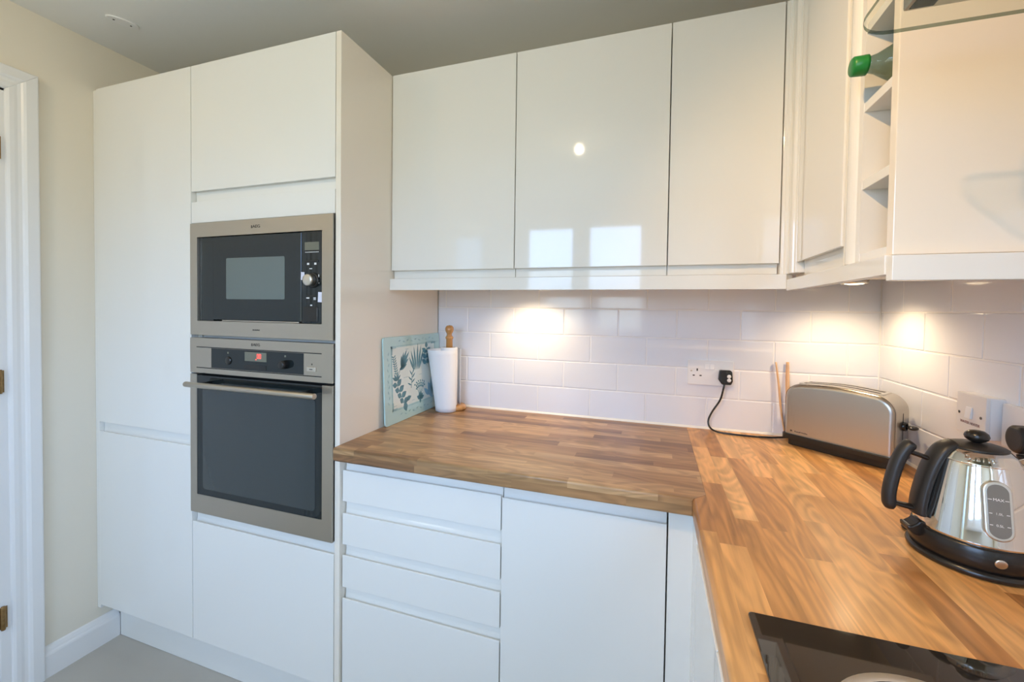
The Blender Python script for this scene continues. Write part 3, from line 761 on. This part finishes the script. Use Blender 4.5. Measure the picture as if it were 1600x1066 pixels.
# toaster
OU, ON = Vector((.760, -.651, 0)).normalized(), Vector((.651, .760, 0)).normalized()
TO = Vector((1.2665, -.0905, 0)); TL, TD = .268, .106
TM = Matrix(((OU.x, ON.x, 0, TO.x), (OU.y, ON.y, 0, TO.y), (0, 0, 1, 0), (0, 0, 0, 1)))
t = thing('toaster', 'brushed steel two-slot toaster in the worktop corner', 'toaster', TM @ Vector((TL/2, TD/2, W)))
ZB, ZTP = .944, 1.103
def toast_outline(inset=0):
    r = .050-inset; x0, x1, zt = inset, TL-inset, ZTP-inset
    P = [(x0, ZB)]
    for k in range(11): a = PI-(PI/2)*k/10; P.append((x0+r+r*math.cos(a), zt-r*.92+r*.92*math.sin(a)))
    for k in range(1, 12): s = k/12; P.append((x0+r+(x1-x0-2*r)*s, zt+.0055*math.sin(PI*s)))
    for k in range(11): a = PI/2-(PI/2)*k/10; P.append((x1-r+r*math.cos(a), zt-r*.92+r*.92*math.sin(a)))
    P.append((x1, ZB)); return P
def roof(a):
    r = .050; s = min(1, max(0, (a-r)/(TL-2*r))); return ZTP+.0055*math.sin(PI*s)
bm = BM(); rings = []
N_ = 8; R_ = .014
secs = [(R_*(1-math.cos(PI/2*k/N_)), R_*(1-math.sin(PI/2*k/N_))) for k in range(N_+1)]      # (depth from front, inset)
secs = secs + [(TD-d, i) for d, i in secs[::-1]]
for d, ins in secs:
    rings.append([bm.verts.new((p, d, q)) for p, q in toast_outline(ins)])
for a, b in zip(rings, rings[1:]):
    for i in range(len(a)-1):
        f = bm.faces.new((a[i], a[i+1], b[i+1], b[i])); f.smooth = True
bm.faces.new(rings[0]); bm.faces.new(rings[-1][::-1])
bmesh.ops.recalc_face_normals(bm, faces=bm.faces[:]); bm.transform(TM)
obj('body', bm, M['steel_x'] if False else M['steel_z'], t)
bm = BM()                                                         # seam line between front panel and wrap
ol = toast_outline(.0012); sp_ = [(p, R_*.62-.004, q) for p, q in ol]
tube(bm, [TM @ Vector(p) for p in sp_], .0007, 6); obj('seam', bm, M['grey_print'], t)
for b0 in (.030, .062):
    bm = BM(); A = [.040+.185*k/14 for k in range(15)]
    prism(bm, [(a, roof(a)+.0006) for a in A] + [(a, roof(a)-.012) for a in A[::-1]], b0, b0+.0135, lambda p, q, a: (p, a, q)); bm.transform(TM); obj('bread_slot', bm, M['dark'], t)
bm = BM(); A = [.030+.205*k/14 for k in range(15)]
prism(bm, [(a, roof(a)+.0003) for a in A] + [(a, roof(a)-.006) for a in A[::-1]], .024, .082, lambda p, q, a: (p, a, q)); bm.transform(TM); obj('slot_surround', bm, M['nickel'], t)
bm = BM()
prism(bm, rr(-.006, TL+.005, -.008, TD+.004, .018), 0, .016, Fz(.930)); prism(bm, rr(.008, TL-.008, .004, TD-.004, .012), 0, .020, Fz(W+.0006)); bm.transform(TM); obj('base', bm, M['black'], t, bevel=.002)
bm = BM(); box(bm, TL-.0010, TL+.0006, TD/2-.0013, TD/2+.0013, .962, 1.056); bm.transform(TM); obj('lever_slot', bm, M['dark'], t)
bm = BM()
mt = TM @ Matrix.Translation((TL+.001, TD/2, 1.022)) @ Matrix.Rotation(PI/2, 4, 'Y')
lathe(bm, [(.0055, 0), (.0055, .010), (.0085, .014), (.0095, .019), (.0085, .025), (.005, .029), (0, .030)], mtx=mt @ Matrix.Scale(1.5, 4, (0, 1, 0)) @ Matrix.Scale(.62, 4, (1, 0, 0)), seg=28); lv = obj('lever', bm, M['black'], t)
bm = BM(); lathe(bm, [(.0115, .0), (.0115, .006), (.0095, .007), (.0095, 0)], mtx=mt, seg=28, close=False); sub('lever_collar', bm, M['black'], lv, t)
o = text('lettering', 'Russell Hobbs', .0062, TM @ Vector((.049, -.0004, .9555)), (PI/2, 0, math.atan2(OU.y, OU.x)), M['grey_print'], t)
bm = BM(); box(bm, .019, .0245, -.0004, .001, .9535, .9585); bm.transform(TM); obj('logo_mark', bm, M['grey_print'], t)
pts = smooth_path([(1.107, -.026, 1.078), (1.103, -.028, 1.060), (1.094, -.026, 1.020), (1.070, -.022, .975), (1.059, -.022, .944), (1.064, -.030, .923), (1.085, -.045, .9145), (1.13, -.055, .9137), (1.18, -.058, .9137), (1.235, -.052, .9137), (1.262, -.05, .916), (1.29, -.052, .920)])
bm = BM(); tube(bm, pts, .0031, 10); obj('cord', bm, M['black'], t)
bm = BM()
PX, PZ = 1.1085, 1.0965
ou = [(-.0185, .0245), (.0165, .0245), (.0205, .018), (.0225, -.012), (.0175, -.0245), (-.0105, -.0245), (-.0215, -.008), (-.0205, .004)]
prism(bm, [(PX+a, PZ+b) for a, b in ou], 0, .022, Fy(-.0316)); pg = obj('plug', bm, M['black'], t, bevel=.004, seg=3)
for dz in (.0045, -.0085):
    bm = BM(); lathe(bm, [(.0025, 0), (.0064, 0), (.0064, .0004), (.0025, .0004)], mtx=Matrix.Translation((PX+.0105, -.0316, PZ+dz)) @ Matrix.Rotation(PI/2, 4, 'X'), seg=24, close=True); sub('plug_sticker', bm, M['white_print'], pg, t)

# wooden toast tongs behind the toaster
t = thing('toast_tongs', 'pale wooden tongs standing behind the toaster against the tiles', 'tongs', (1.302, -.03, W))
for tip, off in (((1.2605, -.0085, 1.155), -.004), ((1.2945, -.0085, 1.157), .004)):
    bm = BM(); b0 = Vector((1.293+off*.6, -.020, W+.001)); P = smooth_path([b0, b0.lerp(Vector(tip), .35)+Vector((off*.6, 0, 0)), b0.lerp(Vector(tip), .7), tip], 6)
    tube(bm, P, lambda s: .0042+.0012*math.sin(PI*s), 12, squash=(1.15, .62)); obj('arm', bm, M['tong_wood'], t)
bm = BM(); lathe(bm, [(0, W+.0005), (.0075, W+.0005), (.0078, W+.004), (.0078, W+.026), (.0065, W+.029), (0, W+.0295)], 1.293, -.020, 20); obj('grip_block', bm, M['tong_wood'], t)

# kettle and its power base
KX, KY = 1.390, -.685
t = thing('kettle_power_stand', 'flat round black power base with its cord, under the steel kettle', 'kettle base', (KX, KY, W))
bm = BM(); lathe(bm, [(0, W+.0005), (.079, W+.0005), (.0825, W+.002), (.0835, W+.006), (.082, W+.0105), (.078, W+.0125), (0, W+.0125)], KX, KY, 72); obj('plate', bm, M['black'], t)
bm = BM(); P = smooth_path([(1.502, -.600, 1.068), (1.503, -.600, 1.045), (1.500, -.597, 1.00), (1.497, -.585, .945), (1.487, -.570, .9155), (1.455, -.560, .9138), (1.40, -.570, .9138), (1.352, -.588, .9138), (1.333, -.606, .9138), (1.340, -.622, .915), (1.352, -.632, .9165)])
tube(bm, P, lambda s: .0034+(.0035*(1-s/.12) if s < .12 else 0), 10); obj('cord', bm, M['black_satin'], t)
bm = BM()
pk = [(.0235*math.cos(2*PI*k/40)*(1.0), .026*math.sin(2*PI*k/40)*(1-.12*math.exp(-((k-10)/2.0)**2))) for k in range(40)]
prism(bm, [(-.592+a, 1.0945+b) for a, b in pk], 0, .040, Fx(1.4945)); obj('plug', bm, M['black_satin'], t, bevel=.007, seg=4)

t = thing('kettle', 'polished steel dome kettle with black handle on the right worktop', 'kettle', (KX, KY, W+.0127))
SK = [(0, W+.0128), (.0765, W+.0128), (.0795, W+.015), (.0795, W+.028), (.0785, W+.036), (.0770, W+.044), (.0755, W+.0475), (0, W+.0478)]
bm = BM(); lathe(bm, SK, KX, KY, 72); sk_ = obj('skirt', bm, M['black'], t)
bm = BM()
PB = [(.0748, .9575), (.0742, .962), (.0712, .980), (.0668, 1.003), (.0616, 1.029), (.0563, 1.055), (.0522, 1.0725), (.0512, 1.0765), (.0508, 1.0773), (.0516, 1.0776), (.0516, 1.0788), (.0498, 1.0808), (.0450, 1.0885), (.0395, 1.0942), (.0345, 1.0975), (0, 1.0980)]
lathe(bm, PB, KX, KY, 96); obj('body', bm, M['chrome'], t)
bm = BM(); lathe(bm, [(.0375, 1.0958), (.0378, 1.0978), (.0345, 1.1000), (.026, 1.1025), (.014, 1.1040), (0, 1.1045)], KX, KY, 64); ld = obj('lid', bm, M['black_satin'], t)
bm = BM(); lathe(bm, [(.0065, 1.101), (.0060, 1.1045), (.0095, 1.1065), (.0140, 1.110), (.0155, 1.1145), (.0140, 1.1195), (.0095, 1.1235), (.004, 1.1248), (0, 1.125)], KX, KY, 40); sub('lid_knob', bm, M['black'], ld, t)
bm = BM()
P = smooth_path([(KX-.030, KY, 1.1000), (KX-.046, KY, 1.0885), (KX-.059, KY, 1.062), (KX-.068, KY, 1.030), (KX-.074, KY, .998), (KX-.0755, KY, .974)])
tube(bm, P, lambda s: .0135*(1-.25*(1-s)**6), 20, squash=(1.45, .72)); obj('spine', bm, M['black_satin'], t)
bm = BM()
P = smooth_path([(1.3045, KY, 1.094), (1.2945, KY, 1.083), (1.2845, KY, 1.060), (1.2775, KY, 1.030), (1.2735, KY, 1.000), (1.2750, KY, .976)])
tube(bm, P, lambda s: .0098*(1-.35*max(0, (abs(s-.5)-.42)/.08)**2), 18, squash=(1.25, 1)); hd = obj('handle', bm, M['black_satin'], t)
bm = BM(); tube(bm, smooth_path([(1.298, KY, 1.079), (1.316, KY, 1.0735), (1.336, KY, 1.066)]), .0052, 14, squash=(1.5, .8)); sub('handle_arm', bm, M['black'], hd, t)
bm = BM(); tube(bm, smooth_path([(1.276, KY, .987), (1.296, KY, .9835), (1.322, KY, .981)]), .0055, 14, squash=(1.6, .8)); sub('handle_arm', bm, M['black'], hd, t)
bm = BM()
prism(bm, [(1.3180, .9365), (1.3030, .9400), (1.2965, .9465), (1.2955, .9535), (1.3010, .9535), (1.3080, .9585), (1.3120, .9640), (1.3200, .9640)], -.014, .014, lambda p, q, a: (p, KY+a, q)); obj('switch', bm, M['black'], t, bevel=.0025)
bm = BM()
a0 = -.02
mt = Matrix.Translation((KX+.030, KY, 1.045)) @ Matrix.Rotation(math.radians(52), 4, 'Y')
tube(bm, smooth_path([(KX+.040, KY, 1.052), (KX+.066, KY, 1.070), (KX+.090, KY, 1.0855)]), lambda s: .021-.010*s, 24, squash=(1.0, .85)); obj('spout', bm, M['chrome'], t)
# water gauge on the side towards the hob
zc = 1.0165; tilt = math.atan2(.0712-.0563, 1.055-.980)
gm = Matrix.Translation((KX-.010, KY-.0648, zc)) @ Matrix.Rotation(math.radians(-9), 4, 'Z') @ Matrix.Rotation(-tilt, 4, 'X')
def pill(w, h, n=12): return rr(-w/2, w/2, -h/2, h/2, w/2*.98, n)
bm = BM(); prism(bm, pill(.0335, .0885), -.0055, .004, lambda p, q, a: (p, a, q)); bm.transform(gm); gf = obj('gauge_frame', bm, M['nickel'], t, bevel=.0022, seg=3)
bm = BM(); prism(bm, pill(.0245, .0785), -.0062, .003, lambda p, q, a: (p, a, q)); bm.transform(gm); sub('gauge_window', bm, M['gauge'], gf, t)
bm = BM()
for q, w in ((.0165, 1), (-.004, .8), (-.021, .8)):
    for s in (-1, 1): box(bm, s*.0095-.0022*w, s*.0095+.0022*w, -.0065, -.006, q-.0005, q+.0005)
bm.transform(gm); sub('gauge_marks', bm, M['white_print'], gf, t)
for q, body, s in ((.0165, 'MAX', .0058), (-.004, '1.0L', .005), (-.021, '0.5L', .005)):
    o = text('gauge_lettering', body, s, (0, 0, 0), (0, 0, 0), M['white_print'], t, extrude=.0002); o.parent = gf
    o.matrix_local = Matrix.Translation(-Vector(t['_o'])) @ gm @ Matrix.Translation((0, -.0064, q)) @ Matrix.Rotation(PI/2, 4, 'X')
bm = BM(); an = math.radians(-98); lathe(bm, [(.0, 0), (.0072, 0), (.0072, .0012), (.006, .0018), (0, .002)], mtx=Matrix.Translation((KX+.0788*math.cos(an), KY+.0788*math.sin(an), .9405)) @ Matrix.Rotation(an+PI/2, 4, 'Z') @ Matrix.Rotation(PI/2+.1, 4, 'X'), seg=28); sub('badge', bm, M['nickel'], sk_, t)
# raised lettering round the shoulder
word = 'Dualit'; span = math.radians(36)
for k, ch in enumerate(word):
    an = math.radians(-113) + span*(k/(len(word)-1)-.5)
    o = text('lettering', ch, .0108, (0, 0, 0), (0, 0, 0), M['chrome'], t, extrude=.0012)
    o.matrix_local = Matrix.Translation(-Vector(t['_o'])) @ Matrix.Translation((KX, KY, 0)) @ Matrix.Rotation(an+PI/2, 4, 'Z') @ Matrix.Translation((0, -.0464, 1.0872)) @ Matrix.Rotation(PI/2-.82, 4, 'X')

# water heater switch and single socket on the right wall
t = thing('isolator_switch', 'white surface-mounted water heater switch on the right wall tiles', 'switch', (XR, -.449, 1.106))
bm = BM(); prism(bm, rr(-.4935, -.4085, 1.0640, 1.1495, .003), 0, .0238, Fx(XR-.0240)); obj('back_box', bm, M['white_plastic'], t, bevel=.001)
bm = BM(); prism(bm, rr(-.4940, -.4080, 1.0635, 1.1500, .003), 0, .0068, Fx(XR-.0310)); obj('plate', bm, M['cream_plastic'], t, bevel=.0012)
bm = BM(); prism(bm, [(-.0312, 1.0985), (-.0362, 1.0985), (-.0332, 1.1225), (-.0312, 1.1225)], -.4575, -.4405, lambda p, q, a: (XR+p, a, q)); obj('rocker', bm, M['white_plastic'], t, bevel=.0006)
for y in (-.4175, -.4805):
    bm = BM(); lathe(bm, [(0, 0), (.003, 0), (.003, .0006), (0, .0007)], mtx=Matrix.Translation((XR-.0311, y, 1.1065)) @ Matrix.Rotation(-PI/2, 4, 'Y'), seg=16); obj('screw', bm, M['grey_print'], t)
text('lettering', 'WATER HEATER', .0078, (XR-.0313, -.450, 1.0885), RX, M['brown_print'], t, extrude=.0002)
t = thing('wall_socket', 'white wall socket on the right wall behind the kettle plug', 'socket', (XR, -.57, 1.10))
bm = BM(); prism(bm, rr(-.6435, -.4975, 1.0590, 1.1435, .004), 0, .0088, Fx(XR-.0090)); obj('plate', bm, M['white_plastic'], t, bevel=.0015)
for y in (-.5625, -.5785):
    bm = BM(); prism(bm, [(-.0092, 1.1145), (-.0130, 1.1145), (-.0105, 1.1315), (-.0092, 1.1315)], y-.0072, y+.0072, lambda p, q, a: (XR+p, a, q)); obj('rocker', bm, M['white_plastic'], t, bevel=.0006)

# bottle lying in the wine rack
t = thing('water_bottle', 'clear plastic bottle with green cap lying in the wine rack', 'bottle', (1.36, -.762, 1.6757))
BY, BZ = -.7635, 1.7160
bt_ = Matrix.Translation((1.19, BY, BZ)) @ Matrix.Rotation(PI/2, 4, 'Y')
bm = BM(); lathe(bm, [(.0118, -.006), (.0128, .004), (.0150, .012), (.024, .028), (.034, .048), (.0385, .066), (.0390, .10), (.0370, .13), (.0388, .16), (.0388, .27), (.036, .29), (0, .292)], mtx=bt_, seg=40)
o = obj('bottle', bm, M['bottle'], t); s_ = o.modifiers.new('wall', 'SOLIDIFY'); s_.thickness = .0008; s_.offset = -1
o.name = 'body'
bm = BM(); lathe(bm, [(0, -.0205), (.0125, -.0205), (.0148, -.0185), (.0152, -.006), (.0155, -.004), (.0155, .0), (.0130, .0005)], mtx=bt_, seg=32); obj('cap', bm, M['green'], t)['label'] = 'green screw cap'

# ceiling: oval blanking plate and recessed spotlights
t = thing('ceiling_plate', 'white oval blanking plate screwed to the ceiling', 'ceiling plate', (-.9, -.618, ZC))
bm = BM()
ca, sa = math.cos(math.radians(66)), math.sin(math.radians(66))
pt_ = [(-.9+.043*math.copysign(abs(math.cos(a))**.8, math.cos(a))*ca-.022*math.sin(a)*sa, -.6185+.043*math.copysign(abs(math.cos(a))**.8, math.cos(a))*sa+.022*math.sin(a)*ca) for a in [2*PI*k/40 for k in range(40)]]
prism(bm, pt_, -.006, -.0002, Fz(ZC)); obj('plate', bm, M['gloss_white'], t, bevel=.002)
for s in (-1, 1):
    bm = BM(); lathe(bm, [(0, ZC-.0072), (.003, ZC-.0070), (.003, ZC-.005)], -.9+s*.022*ca, -.6185+s*.022*sa, 14); obj('screw', bm, M['grey_print'], t)
SP = ((.44, -1.535, 'surface-mounted ceiling spotlight above the hob side of the room', 55, (1.42, -.86, 1.42), 76), (-.72, -1.60, 'surface-mounted ceiling spotlight on the doorway side of the room', 4, (-.72, -1.1, .8), 172))
for x, y, lab, pw, aim, cone in SP:
    t = thing('ceiling_spotlight', lab, 'ceiling light', (x, y, ZC), 'surface-mounted ceiling spotlights')
    bm = BM(); lathe(bm, [(0, ZC-.0002), (.045, ZC-.0002), (.045, ZC-.006), (.040, ZC-.009), (.031, ZC-.012), (.029, ZC-.012), (.029, ZC-.006), (0, ZC-.006)], x, y, 40, close=False); obj('holder', bm, M['nickel'], t)
    bm = BM(); lathe(bm, [(0, ZC-.0065), (.022, ZC-.0065), (.022, ZC-.010), (.018, ZC-.015), (.010, ZC-.019), (0, ZC-.020)], x, y, 32); obj('bulb', bm, M['lamp'], t)
    l = bpy.data.lights.new('ceiling_lamp', 'SPOT'); l.energy = pw; l.color = (1, .59, .23); l.spot_size = math.radians(cone); l.spot_blend = .9 if cone < 100 else .4; l.shadow_soft_size = .016 if cone < 100 else .03
    o = bpy.data.objects.new('ceiling_lamp', l); C.objects.link(o); o.location = (0, 0, -.040); o.parent = t
    l2 = bpy.data.lights.new('ceiling_fill_light', 'POINT'); l2.energy = 6 if cone < 100 else 2.5; l2.color = (1, .86, .62); l2.shadow_soft_size = .016  # added all-round warm fill at the spotlight, brightening upper units and ceiling
    o2 = bpy.data.objects.new('ceiling_fill_light', l2); C.objects.link(o2); o2.location = (0, 0, -.040); o2.parent = t
    o.rotation_euler = (Vector(aim)-Vector((x, y, ZC-.040))).to_track_quat('-Z', 'Y').to_euler()

for o in THINGS:
    if '_o' in o: del o['_o']

# ================================================================== LIGHT FROM OUTSIDE
sc = bpy.context.scene
w = bpy.data.worlds.new('daylight'); sc.world = w; w.use_nodes = True
n = w.node_tree.nodes; bg = n['Background']; bg.inputs['Strength'].default_value = 16.5
# overcast sky above the horizon, dull garden below it
tc = n.new('ShaderNodeTexCoord'); sx = n.new('ShaderNodeSeparateXYZ'); mr = n.new('ShaderNodeMapRange'); rp = n.new('ShaderNodeValToRGB')
mr.inputs['From Min'].default_value = -1; mr.inputs['From Max'].default_value = 1
e = rp.color_ramp.elements; e[0].position, e[0].color = .50, (.28, .305, .29, 1); e[1].position, e[1].color = .56, (.455, .655, 1.06, 1)
for a, b in ((tc.outputs['Generated'], sx.inputs[0]), (sx.outputs['Z'], mr.inputs['Value']), (mr.outputs['Result'], rp.inputs['Fac']), (rp.outputs['Color'], bg.inputs['Color'])): w.node_tree.links.new(a, b)
for x0, x1, z0, z1 in ((-.30, .85, 1.06, 2.12), (-1.02, -.59, .2, 2.05)):
    l = bpy.data.lights.new('window_portal', 'AREA'); l.shape = 'RECTANGLE'; l.size = x1-x0; l.size_y = z1-z0; l.cycles.is_portal = True
    o = bpy.data.objects.new('window_portal', l); C.objects.link(o); o.location = ((x0+x1)/2, YF-.10, (z0+z1)/2); o.rotation_euler = (PI/2, 0, 0)

l = bpy.data.lights.new('window_portal', 'AREA'); l.shape = 'RECTANGLE'; l.size = .74; l.size_y = 1.06; l.cycles.is_portal = True
o = bpy.data.objects.new('window_portal', l); C.objects.link(o); o.location = (XR+.14, -2.09, 1.53); o.rotation_euler = (PI/2, 0, PI/2)

# ================================================================== CAMERA
cd = bpy.data.cameras.new('camera'); cam = bpy.data.objects.new('camera', cd); C.objects.link(cam)
yaw, pitch, roll, f = .3169, .0228, .0139, 649.93
fw = Vector((-math.sin(yaw)*math.cos(pitch), math.cos(yaw)*math.cos(pitch), -math.sin(pitch))); r0 = Vector((math.cos(yaw), math.sin(yaw), 0)); u0 = r0.cross(fw)
r = r0*math.cos(roll)+u0*math.sin(roll); u = -r0*math.sin(roll)+u0*math.cos(roll)
cam.matrix_world = Matrix(((r.x, u.x, -fw.x, .8733), (r.y, u.y, -fw.y, -1.581), (r.z, u.z, -fw.z, 1.3136), (0, 0, 0, 1)))
cd.sensor_fit = 'HORIZONTAL'; cd.sensor_width = 36; cd.lens = f/1600*36
cd.shift_x = -(808.115-800)/1600; cd.shift_y = (500.32-533)/1600
cd.clip_start = .01
sc.camera = cam

vs = sc.view_settings
sc.display_settings.display_device = 'sRGB'
vs.view_transform = 'Standard'; vs.look = 'None'; vs.gamma = 1; vs.use_curve_mapping = False
vs.exposure = -0.17
cy = sc.cycles
cy.use_denoising = True; cy.max_bounces = 10; cy.diffuse_bounces = 6; cy.glossy_bounces = 6; cy.transmission_bounces = 8
cy.sample_clamp_indirect = 6; cy.caustics_reflective = False; cy.caustics_refractive = False
